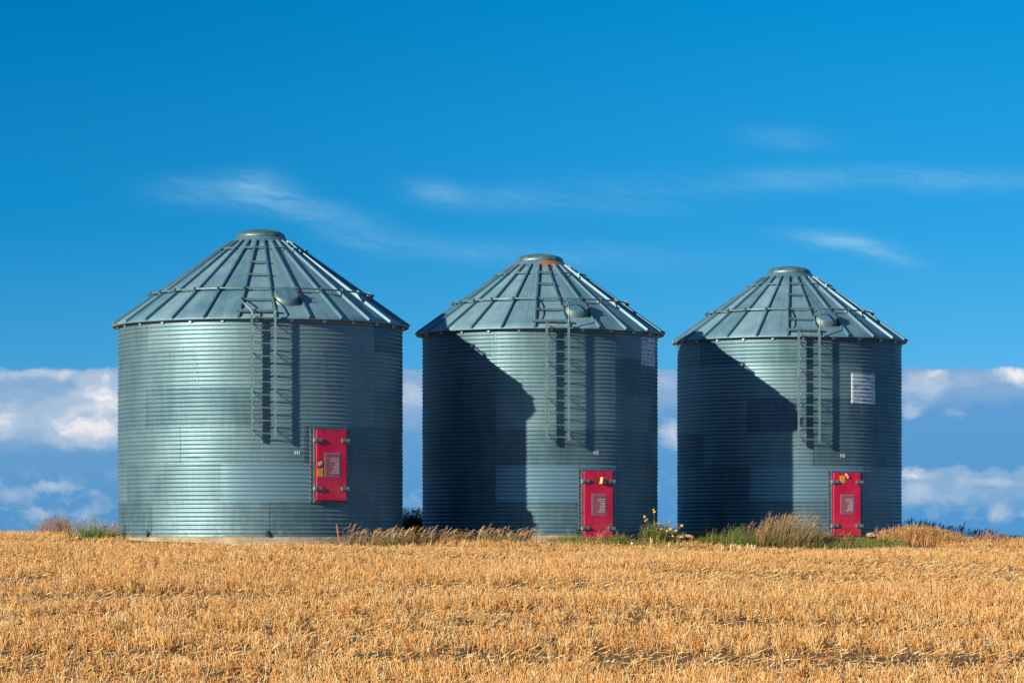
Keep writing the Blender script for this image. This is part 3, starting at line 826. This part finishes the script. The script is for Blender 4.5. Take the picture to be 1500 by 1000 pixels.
def density(x, y):
    # rows run across, rising a little to the right; wheel tracks and thin patches
    r = y - 0.055*x
    wv_ = .8*np.sin(x*.21+r*.13) + .5*vnoise(x, y, 4.0, 8)
    d = .50*vnoise(x*.26+9, r+wv_, 1.25, 1) + .26*vnoise(x*.9, r*.8, .7, 2) + .30*vnoise(x*.4, r, 2.6, 3)
    d = (d-.50)*2.7 + .54
    for c_, w_, a_ in ((38.2,.6,.55),(40.2,.8,.75),(42.0,.4,.5),(43.3,.7,.75),(46.4,.5,.6),(48.0,.4,.5),(49.6,.6,.55),(52.5,.5,.3),(56.3,.6,.4),(61.0,.5,.3),(66.5,.6,.35),(72.6,.8,.6),(74.2,.5,.4)):
        wob = .8*np.sin(x*.30+c_*1.7) + .45*np.sin(x*.75+c_*2) + 1.2*(vnoise(x, y, 2.0, int(c_*3))-.5)
        d = d - a_*np.exp(-((r-c_-wob)/w_)**2)*(.25+1.1*vnoise(x, y, 2.4, int(c_)))
    return d
NTU = 74000
x, y = field_pts(NTU); dn = density(x, y)
keep = (rng.random(len(x)) < np.clip((dn-.10)*2.2, .03, 1)) & outside(x, y, .3) & (y < edge_y(x, y))
x, y, dn = x[keep], y[keep], dn[keep]
row = .24; r_ = y - .055*x; r_ = np.round(r_/row)*row + rng.normal(0, .03, len(x)); y = r_ + .055*x
nt_ = len(x); per = rng.integers(2, 8, nt_); i = np.repeat(np.arange(nt_), per); n = len(i)
tl_ = rng.normal(0, .13, (nt_, 2)); tl_[:, 0] += .05; th_ = rng.normal(1, .17, nt_)*(.50+.72*np.clip(dn, 0, 1)); tcol = pal(nt_, STRAW, .10)
x_ = x[i] + rng.normal(0, .022, n); y_ = y[i] + rng.normal(0, .022, n); z = terr(x_, y_)
farf = np.interp(y_, [40, 70, 82], [1.0, .92, .70])
hgt = np.clip(.165*th_[i]*rng.normal(1, .20, n), .04, .30)*farf
lean = tl_[i] + rng.normal(0, .27, (n, 2)) + np.stack([x_-x[i], y_-y[i]], 1)*3.0
bent = rng.random(n) < .17; lean[bent] *= 3.2
base = np.stack([x_, y_, z-.01], 1); tip = base.copy(); tip[:, 2] += hgt*np.where(bent, .6, 1); tip[:, :2] += lean*hgt[:, None]
rad = rng.uniform(.0036, .0078, n)
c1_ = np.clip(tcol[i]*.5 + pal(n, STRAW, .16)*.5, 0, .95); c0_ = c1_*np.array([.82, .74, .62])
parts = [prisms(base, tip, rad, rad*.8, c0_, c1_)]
k = rng.random(n) < .50; nb = k.sum(); ang = rng.normal(0.2, 1.3, nb)
dh = np.stack([np.cos(ang), np.sin(ang), np.zeros(nb)], 1)
bb = base[k].copy(); fr_ = rng.uniform(.15, .85, nb); bb[:, 2] += hgt[k]*fr_; bb[:, :2] += lean[k]*(hgt[k]*fr_)[:, None]
parts.append(strips(bb, dh, rng.uniform(-.02, .08, nb), rng.uniform(.03, .13, nb), rng.uniform(.010, .021, nb), pal(nb, STRAW, .2)*.95, pal(nb, STRAW, .2), 2, .5))
V, Q, C = join(parts)
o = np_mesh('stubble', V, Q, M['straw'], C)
tag(o, 'golden cut grain stubble standing in rows over the whole field', 'stubble', kind='stuff')
# loose straw lying over the ground, thickest between the rows
def lying(name, label, n0, L0, L1, r0, r1, lift_s, tilt, cols, y1=100):
    x, y = field_pts(n0, 36, y1)
    keep = outside(x, y, .15) & (y < edge_y(x, y)+.4) & (rng.random(n0) < .35+.65*vnoise(x, y, .9, 31))
    x, y = x[keep], y[keep]; n = len(x)
    ang = rng.uniform(-pi, pi, n)*.6; L = rng.uniform(L0, L1, n); z = terr(x, y)
    lift = np.abs(rng.normal(0, lift_s, n)) + .008
    base = np.stack([x, y, z+lift*.5+.004], 1); tip = base + np.stack([np.cos(ang)*L, np.sin(ang)*L, lift + rng.normal(0, tilt, n)*L], 1)
    zt = terr(tip[:, 0], tip[:, 1]) + .006; tip[:, 2] = np.maximum(tip[:, 2], zt)
    rad = rng.uniform(r0, r1, n); cc = pal(n, cols, .16)
    V, Q, C = prisms(base, tip, rad, rad*.9, cc, cc)
    V = V.reshape(-1, 6, 3); V[:, :, 2] += np.array([0, 1, 0, 0, 1, 0])[None, :]*rad[:, None]*1.8
    o = np_mesh(name, V.reshape(-1, 3), Q, M['straw'], C); tag(o, label, 'straw', kind='stuff')
lying('loose_straw', 'loose pale straw lying flat and tangled between the stubble rows', 140000, .05, .20, .003, .0055, .03, .14, STRAW + [(0.90,0.76,0.50)])
x, y = field_pts(70000, 36, 98); dn = density(x, y)
keep = outside(x, y, .2) & (y < edge_y(x, y)) & (rng.random(len(x)) < np.clip(1.0-dn*.8, .2, 1)*np.clip(.25+1.2*vnoise(x, y, 1.1, 55), 0, 1))
x, y = x[keep], y[keep]; n = len(x); ang = rng.uniform(0, 2*pi, n)
dh = np.stack([np.cos(ang), np.sin(ang)*.6, np.zeros(n)], 1)
V, Q, C = join([strips(np.stack([x, y, terr(x, y)], 1), dh, rng.uniform(.03, .16, n), rng.uniform(.06, .24, n), rng.uniform(.006, .013, n), pal(n, STRAW, .15), pal(n, STRAW+[(.95,.80,.55)], .15), 4, .55)])
o = np_mesh('bent_straw', V, Q, M['straw'], C); tag(o, 'curled and bent golden straws leaning over the stubble', 'straw', kind='stuff')

def at(px, D, py=None):
    return ((px-750)/F*D, D)
def rel(parts, loc):
    V, Q, C = join(parts); return V - np.array(loc)[None], Q, C

def seed_heads(tips, dirs, L, w, cols):
    """bristly drooping heads: a few crossed slivers along each direction"""
    out = []
    for k in range(7):
        t = k/7.0; n = len(tips)
        b_ = tips + dirs*(L*t)[:, None]
        jit = rng.normal(0, 1, (n, 3)); jit /= np.linalg.norm(jit, axis=1)[:, None]
        e = b_ + dirs*(L*.42)[:, None] + jit*w[:, None]*(1-.5*t)
        out.append(prisms(b_, e, w*.42*(1-.5*t), w*.08, cols, cols*1.1))
    return out

def clump(name, label, cat, px, D, spread, n, hr, cols, tipc=None, w=.012, lean=.25, wind=.25, heads=0, headc=None, group=None, kind=None, depth=None, leaves=0, leafc=None, leafs=.06, hl=.09, hw=.014, z0=None):
    x0, y0 = at(px, D); depth = spread*.7 if depth is None else depth
    x = x0 + rng.normal(0, spread*.5, n).clip(-spread, spread); y = y0 + rng.normal(0, depth*.5, n).clip(-depth, depth)
    z = terr(x, y) if z0 is None else np.full(n, z0)
    ang = rng.uniform(0, 2*pi, n); dh = np.stack([np.cos(ang), np.sin(ang), np.zeros(n)], 1)*lean; dh[:, 0] += wind
    cen = np.exp(-((x-x0)/(spread*.75))**2)
    h = rng.uniform(hr[0], hr[1], n)*(.55+.45*cen)
    base = np.stack([x, y, z-.02], 1)
    c0 = pal(n, cols, .2); c1 = pal(n, tipc or cols, .2)
    parts = [strips(base, dh, h, h*rng.uniform(.4, 1.2, n), rng.uniform(.7, 1.3, n)*w, c0, c1, 4, .12)]
    if heads:
        k = rng.random(n) < heads; m_ = int(k.sum())
        reach = h[k]
        tips = base[k].copy(); tips[:, 2] += h[k]*.86; tips += dh[k]*(h[k]*.8)[:, None]
        st = prisms(base[k], tips, np.full(m_, .0035), np.full(m_, .002), c0[k], c1[k]); parts.append(st)
        d_ = np.stack([dh[k][:, 0]*1.2+.25+rng.normal(0,.2,m_), dh[k][:, 1]+rng.normal(0,.2,m_), rng.uniform(.3, 1.2, m_)], 1); d_ /= np.linalg.norm(d_, axis=1)[:, None]
        parts += seed_heads(tips, d_, np.full(m_, hl)*rng.uniform(.7, 1.3, m_), np.full(m_, hw), pal(m_, headc or tipc or cols, .2))
    if leaves:
        m_ = leaves; i = rng.integers(0, n, m_); t = rng.uniform(.25, 1.0, m_)
        p = base[i] + dh[i]*(h[i]*t**1.8*.8)[:, None]; p[:, 2] += h[i]*t*.95
        a2 = rng.uniform(0, 2*pi, m_); d2 = np.stack([np.cos(a2), np.sin(a2), np.zeros(m_)], 1)
        lc = pal(m_, leafc or cols, .25); s_ = rng.uniform(.5, 1.2, m_)*leafs
        parts.append(strips(p, d2, rng.uniform(-.3, .6, m_)*s_, s_, s_*.55, lc, lc, 2, 0))
    loc = (x0, y0, tz(x0, y0) if z0 is None else z0)
    V, Q, C = rel(parts, loc)
    o = np_mesh(name, V, Q, M['plant'], C, loc=loc)
    return tag(o, label, cat, group, kind)

GREEN = [(0.14,0.25,0.035),(0.20,0.32,0.05),(0.08,0.18,0.03),(0.24,0.32,0.07)]
OLIVE = [(0.26,0.25,0.07),(0.17,0.19,0.05),(0.34,0.28,0.10)]
TAN = [(0.74,0.46,0.19),(0.82,0.56,0.28),(0.60,0.35,0.13)]
RUSTY = [(0.52,0.24,0.10),(0.62,0.34,0.15),(0.44,0.26,0.10)]
DARK = [(0.035,0.05,0.03),(0.06,0.06,0.035),(0.03,0.04,0.035)]
# left of the large bin
clump('dock_weed', 'rust-brown seeding weed standing on the left horizon', 'weed', 83, 85.5, .60, 240, (.34,.66), RUSTY, RUSTY, .010, .22, .05, heads=.8, headc=RUSTY+[(.5,.25,.12)], leaves=260, leafc=RUSTY+OLIVE, leafs=.05)
clump('spike_weed', 'single dark green spike of weed beside the rust-brown one', 'weed', 94.5, 85.0, .035, 40, (.36,.54), [(.14,.16,.04)], OLIVE, .016, .03, .0)
clump('leafy_weed', 'sprawling grey-green weed between the brown weed and the largest bin', 'weed', 133, 84.5, .80, 300, (.26,.66), GREEN+OLIVE, OLIVE+TAN, .011, .45, .06, heads=.25, headc=TAN+OLIVE, leaves=420, leafc=GREEN+OLIVE, leafs=.055)
clump('low_green_weed', 'low dark green weed mat at the foot of the left weeds', 'weed', 142, 83.0, .70, 500, (.20,.34), [(0.09,0.17,0.03),(0.13,0.22,0.04)], None, .014, .5, 0, leaves=260, leafs=.045)
clump('corner_weed', 'small green and yellow weed against the left edge of the largest bin', 'weed', 168, 83.0, .18, 60, (.25,.50), OLIVE+GREEN, TAN+OLIVE, .010, .3, .0, heads=.3, headc=TAN, leaves=120, leafc=GREEN+[(.35,.30,.06)], leafs=.04)
clump('thin_weed', 'lone thin weed on the horizon at the far left', 'weed', 9, 86, .10, 9, (.28,.42), OLIVE, RUSTY, .006, .25, .1, heads=.6, headc=TAN, hl=.05)
# behind, between bins
clump('dark_bush', 'dark leafy weed bush in the gap between the left and middle bins', 'bush', 606, 90.5, .55, 420, (.45,.95), DARK, OLIVE, .012, .35, .0, heads=.35, headc=OLIVE+TAN, leaves=6500, leafc=DARK+OLIVE+[(.30,.22,.12)], leafs=.085)
# sunflower weed between middle and right bins
sf = clump('sunflower_weed', 'bushy green weed with yellow flowers between the middle and right bins', 'flowering weed', 963, 86.5, .52, 330, (.30,.66), GREEN+OLIVE, OLIVE, .010, .45, .08, heads=.1, headc=TAN, leaves=1800, leafc=GREEN+[(.24,.30,.06)], leafs=.06)
fl = [(944,756),(948,760),(945,762),(957,746),(958,749),(966,765),(969,774),(982,774),(990,776),(999,769),(986,784),(977,777)]
x0, y0 = sf.location.x, sf.location.y
for i, (px, py) in enumerate(fl):
    fy = 86.2 + random.uniform(-.2, .2); c = Vector(((px-750)/F*fy, fy, EYE + (HOR-py)/F*fy))
    m_ = MB(); rr = random.uniform(.020, .034)
    nvec = Vector((random.uniform(-.9, .1), -1, random.uniform(.0, .7))).normalized()
    a_ = nvec.orthogonal().normalized(); b_ = nvec.cross(a_)
    for k in range(11):
        t0 = 2*pi*k/11; dd = a_*cos(t0)+b_*sin(t0); sd = a_*-sin(t0)+b_*cos(t0)
        m_.add([c+dd*rr*.25-sd*rr*.15, c+dd*rr*.7-sd*rr*.24-nvec*.004, c+dd*rr*1.25-nvec*.012, c+dd*rr*.7+sd*rr*.24-nvec*.004, c+dd*rr*.25+sd*rr*.15], [(0,1,2,3,4)], 0)
    Mc = Matrix.Translation(c) @ nvec.to_track_quat('Z','Y').to_matrix().to_4x4()
    m_.lathe([(rr*.42, -.004), (rr*.36, .008), (.002, .014)], 10, M=Mc, mi=1)
    base_ = Vector((x0+(c.x-x0)*.35, y0, tz(x0, y0)))
    m_.tube([base_, base_.lerp(c, .55)+Vector((0,0,.05)), c - nvec*.006], .0045, 5, mi=2)
    fo = m_.build('flower', [M.setdefault('petal', plain('yellow_petal', (0.85,0.52,0.01), .5, 0, .15, 30)), M.setdefault('eye', plain('brown_disc', (0.10,0.045,0.01), .8, 0, .2, 60)), M.setdefault('stem', plain('green_stem', (0.13,0.17,0.05), .6, 0, .2, 20))], sf)
    fo.matrix_parent_inverse = Matrix.Translation(-Vector(sf.location))
# pink dry stems leaning right from the bush
clump('dry_weed', 'pale pinkish dry branching weed leaning right out of the flowering weed', 'weed', 975, 86.8, .22, 60, (.35,.58), [(.36,.24,.17),(.42,.30,.22)], [(.48,.34,.26)], .006, .35, .55, heads=.7, headc=[(.45,.30,.22),(.16,.16,.06)], hl=.05, hw=.012)
# around the middle door
clump('yellow_grass_tuft', 'short yellow-tipped weed just right of the middle door', 'grass tuft', 908, 84.6, .16, 40, (.20,.40), OLIVE, [(.45,.36,.08),(.30,.25,.07)], .008, .3, .05, heads=.5, headc=[(.42,.34,.09)])
clump('door_grass_tuft', 'green grass tuft at the left foot of the middle door', 'grass tuft', 838, 84.9, .60, 600, (.18,.34), GREEN, [(.16,.22,.05)], .010, .5, .05, depth=.3)
clump('wide_grass_tuft', 'green grass tuft at the right foot of the middle door', 'grass tuft', 903, 84.6, .55, 650, (.18,.36), GREEN, [(.16,.22,.05)], .010, .5, .05, depth=.3)
clump('sill_grass', 'dry grass with bent heads in front of the middle door', 'grass tuft', 874, 84.3, .34, 40, (.26,.44), TAN, TAN, .007, .5, .2, heads=.8, headc=TAN+RUSTY, hl=.07)
# tall grass before the right bin
clump('tall_grass', 'tall tan seeding grass clump leaning right before the rightmost bin', 'grass clump', 1146, 88.0, .95, 620, (.28,1.02), [(.12,.13,.04),(.20,.17,.06),(.30,.22,.09),(.16,.19,.05)], [(.58,.44,.18),(.48,.36,.15)], .009, .35, .38, heads=.65, headc=[(.70,.48,.26),(.60,.40,.22),(.48,.34,.16)], hl=.13, hw=.016, depth=.5)
clump('green_grass_clump', 'bright green feathery grass clump left of the tall tan clump', 'grass clump', 1082, 87.6, .45, 460, (.28,.62), GREEN+[(.12,.17,.05)], [(.20,.25,.08)], .008, .30, .08, heads=.15, headc=[(.26,.27,.10)], hl=.10)
clump('tan_stems', 'few pale seeding stems rising between the green and tan grass clumps', 'grass clump', 1112, 87.8, .14, 30, (.60,.88), TAN+OLIVE, [(.42,.25,.16)], .006, .15, .22, heads=.9, headc=[(.42,.25,.17),(.5,.33,.2)], hl=.14, hw=.014)
clump('small_spire_weed', 'small green spire weed near the left foot of the rightmost bin', 'weed', 1033, 88.4, .10, 26, (.25,.45), OLIVE, OLIVE+TAN, .010, .15, .02, heads=.7, headc=OLIVE+TAN, hl=.12, hw=.02, leaves=40)
clump('short_spire_weed', 'green grass tufts at the left foot of the rightmost bin', 'weed', 1052, 88.0, .40, 150, (.15,.34), GREEN, OLIVE, .009, .3, .05, heads=.2, headc=OLIVE)
clump('door_side_grass', 'ragged green and dry grass left of the rightmost door', 'grass tuft', 1200, 88.6, .42, 320, (.20,.42), GREEN+OLIVE, TAN+OLIVE, .009, .4, .15, heads=.35, headc=TAN, hl=.07)
clump('door_front_grass', 'few dry stems in front of the rightmost door', 'grass tuft', 1237, 88.6, .30, 60, (.18,.36), TAN, TAN, .008, .3, .1, heads=.8, headc=TAN+RUSTY, hl=.08)
# short broken stalks in front of the green clump
for (px, hh_, lb) in ((1058, .24, 'leftmost pale thick broken stalk before the green grass clump'), (1070, .26, 'second pale broken stalk before the green grass clump'), (1083, .24, 'hooked broken stalk before the green grass clump'),
                      (1094, .28, 'tall pale broken stalk before the stems'), (1100, .25, 'short pale broken stalk next to the tall one'), (1104, .24, 'rightmost pale broken stalk before the tan clump'), (954, .32, 'bent pale stalk before the flowering weed'), (980, .24, 'reddish broken stalk leaning before the flowering weed')):
    xx, yy = at(px, 83.5 + random.uniform(-.3, .3)); zz = tz(xx, yy); m_ = MB()
    l_ = random.uniform(-.02, .03)
    m_.tube([(0, 0, -.02), (l_*.5, 0, hh_*.5), (l_, 0, hh_*.88), (l_+.02, .01, hh_)], .011, 6)
    m_.add([(l_*.5-.01,-.012,hh_*.45),(l_*.5+.03,-.012,hh_*.62),(l_*.5+.045,-.015,hh_*.9),(l_*.5+.02,-.012,hh_*.7)], [(0,1,2,3)], 0)
    o = m_.build('broken_stalk', M.setdefault('stalk', plain('dry_stalk', (.70,.48,.24), .6, 0, .25, 20)), None, smooth=True, loc=(xx, yy, zz)); tag(o, lb, 'dry stalk', 'broken stalks in front of the grass')
# right of the right bin
clump('golden_grass', 'golden tall grass heap on the right shoulder of the rightmost bin', 'grass clump', 1346, 89.5, 1.05, 1800, (.27,.50), TAN+[(.62,.36,.13)], [(.72,.45,.19),(.62,.35,.14)], .010, .35, .10, heads=.5, headc=TAN+[(.66,.40,.17)], hl=.09, depth=.6)
for (px, sp_, hh_, lb) in ((1334, .35, .50, 'dark seeding weeds behind the golden grass, next to the rightmost bin'), (1365, .35, .48, 'dark seeding weeds peeking over the middle of the golden grass'),
                           (1405, .42, .44, 'tallest dark weed clump right of the golden grass'), (1440, .40, .38, 'dark and rusty weeds near the right edge of the field'), (1480, .5, .16, 'very low dark weeds at the far right edge of the horizon')):
    clump('dark_weed', lb, 'weed', px, 94.5, sp_*1.5, 110, (hh_*.5+.08, hh_+.05), DARK, DARK+[(.12,.09,.06)], .012, .28, .05, heads=.7, headc=DARK+[(.09,.07,.05)], hl=.09, hw=.02, leaves=160, leafc=DARK, leafs=.04, group='dark weeds on the right horizon', kind='stuff' if px == 1480 else None)
clump('rusty_grass', 'pinkish rusty grass spikes mixed before the dark weeds at right', 'grass clump', 1452, 90.0, .75, 300, (.10,.34), TAN, RUSTY+TAN, .008, .2, .03, heads=.5, headc=[(.52,.24,.15),(.55,.30,.16)], hl=.10, depth=.4)

# dry grass along the foot of the bins (uncountable)
def fringe(name, label, x0, x1, Dn, n, hr, cols, tipc, headp, wind=.35, dd=.35, hw=.015, headc=None, dens=None, hl=.085, w=.008):
    px = rng.uniform(x0, x1, n)
    if dens is not None:
        k = rng.random(n) < dens(px); px = px[k]; n = len(px)
    D_ = Dn(px) + rng.uniform(-dd, dd, n)
    x = (px-750)/F*D_; y = D_; z = terr(x, y)
    clus = .55 + .65*vnoise(x*1.0, y, .35, 77)
    h = rng.uniform(hr[0], hr[1], n)*clus
    ang = rng.uniform(0, 2*pi, n); dh = np.stack([np.cos(ang), np.sin(ang), np.zeros(n)], 1)*.25; dh[:, 0] += wind*.6
    base = np.stack([x, y, z-.01], 1)
    parts = [strips(base, dh, h*.8, h*.9, np.full(n, w)*rng.uniform(.6, 1.4, n), pal(n, cols, .2), pal(n, tipc, .2), 3, .2)]
    k = rng.random(n) < headp; m_ = int(k.sum())
    tips = base[k].copy(); tips[:, 2] += h[k]; tips[:, 0] += h[k]*wind*.5
    parts.append(prisms(base[k], tips, np.full(m_, .0035), np.full(m_, .0025), pal(m_, cols, .1), pal(m_, tipc, .1)))
    d_ = np.stack([rng.uniform(.3, 1.3, m_), rng.normal(0, .3, m_), rng.uniform(-.35, .9, m_)], 1); d_ /= np.linalg.norm(d_, axis=1)[:, None]
    parts += seed_heads(tips, d_, rng.uniform(.7, 1.3, m_)*hl, np.full(m_, hw), pal(m_, headc or tipc, .2))
    V, Q, C = join(parts); o = np_mesh(name, V, Q, M['plant'], C); return tag(o, label, 'grass', kind='stuff')
def frontD(px):
    # distance just before the pads, following the bins
    return np.where(px < 605, 80.4, np.where(px < 975, 84.6, 88.9))
fringe('dry_grass', 'golden dry grass with nodding heads along the foot of the left and middle bins', 498, 790, lambda p: np.interp(p, [498, 600, 640, 790], [80.2, 81.9, 82.7, 84.6]), 1150, (.20,.42), [(.30,.22,.09),(.45,.30,.12),(.22,.20,.07)], TAN+[(.66,.46,.22)], .50, .35, .35, headc=[(.88,.62,.33),(.94,.74,.45),(.74,.48,.22)], hl=.115, hw=.021, dens=lambda p: np.interp(p, [498, 540, 760, 790], [.4, 1, 1, .4]))
fringe('green_undergrowth', 'short green grass under the dry heads at the foot of the middle bin', 555, 760, lambda p: np.interp(p, [555, 640, 790], [82.3, 84.0, 85.0]), 1500, (.14,.32), GREEN, OLIVE, .03, .1, .3)
fringe('thin_dry_grass', 'thin short dry grass along the concrete pad of the largest bin', 180, 500, lambda p: 80.3+0*p, 750, (.08,.22), TAN, TAN, .12, .2, .3)
fringe('green_grass', 'low green grass strip running along the foot of the rightmost bin', 1005, 1330, lambda p: 88.6+0*p, 8000, (.15,.33), GREEN+OLIVE, [(.18,.22,.06),(.26,.24,.09)], .03, .1, .9)
fringe('mixed_grass', 'low mixed green and dry grass between the middle and right bins', 800, 1010, lambda p: 84.5+0*p, 3000, (.10,.24), GREEN+OLIVE+TAN, OLIVE+TAN, .05, .1, .5)

# ------------------------------------------------------------------ stake, stones, wood
xx, yy = at(500, 79.6); zz = tz(xx, yy)
m_ = MB(); 
m_.bar((0, 0, -.2), (-.115, .02, .55), .028, .006, up=(0,-1,0)); m_.bar((.012, .012, -.2), (-.103, .032, .55), .006, .028, up=(0,-1,0))
o = m_.build('stake', M['stake'], None, loc=(xx, yy, zz)); tag(o, 'thin rusty red stake leaning left in front of the largest bin', 'stake')
def stone(px, D, py, sx, sy, sz, rot, mat, name, label, cat, group=None):
    xx, yy = at(px, D); import bmesh
    bm = bmesh.new(); bmesh.ops.create_icosphere(bm, subdivisions=3, radius=1)
    for v in bm.verts:
        f_ = 1 + .16*math.sin(v.co.x*3+px)*math.cos(v.co.y*4+v.co.z*2) + .08*math.sin(v.co.z*7+px*2) 
        v.co = Vector((v.co.x*sx, v.co.y*sy, v.co.z*sz))*f_
        v.co += Vector((random.uniform(-1,1), random.uniform(-1,1), random.uniform(-1,1)))*.04*min(sx, sz)
    me = bpy.data.meshes.new(name); bm.to_mesh(me); bm.free(); me.materials.append(mat)
    o = bpy.data.objects.new(name, me); COL.objects.link(o); o.location = (xx, yy, EYE+(HOR-py)/F*D); o.rotation_euler = (0, rot, .2)
    for p in me.polygons: p.use_smooth = px % 2 == 0
    return tag(o, label, cat, group)
stone(1277, 88.4, 784, .14, .12, .08, .1, M['rock'], 'rock', 'pale tan rounded rock in the grass right of the rightmost door', 'rock')
stone(997, 86.6, 787, .09, .08, .09, .2, M['rock'], 'rock', 'small dark stone beside the wood chunk between the bins', 'rock')
stone(926, 82.6, 795.5, .035, .03, .03, .2, M['white'], 'rock', 'tiny whitish stone at the stubble edge right of the middle door', 'rock')
def log(px, D, py, L, r, rot, label):
    xx, yy = at(px, D); m_ = MB(); pts = []; 
    for i in range(7): t_ = i/6-.5; pts.append((t_*L*cos(rot), .02*math.sin(i), t_*L*-sin(rot)+.008*math.sin(i*2)))
    m_.tube(pts, r, 9)
    for v_i, v in enumerate(m_.v): m_.v[v_i] = tuple(c + random.uniform(-.12, .12)*r for c in v)
    o = m_.build('wood_chunk', M['wood'], None, loc=(xx, yy, EYE+(HOR-py)/F*D)); return tag(o, label, 'wood', 'wood pieces between the bins')
log(1008, 86.3, 784.5, .26, .038, .25, 'larger split log lying in grass left of the rightmost bin')
log(997, 86.0, 786, .16, .028, .1, 'smaller broken wood piece touching the split log')
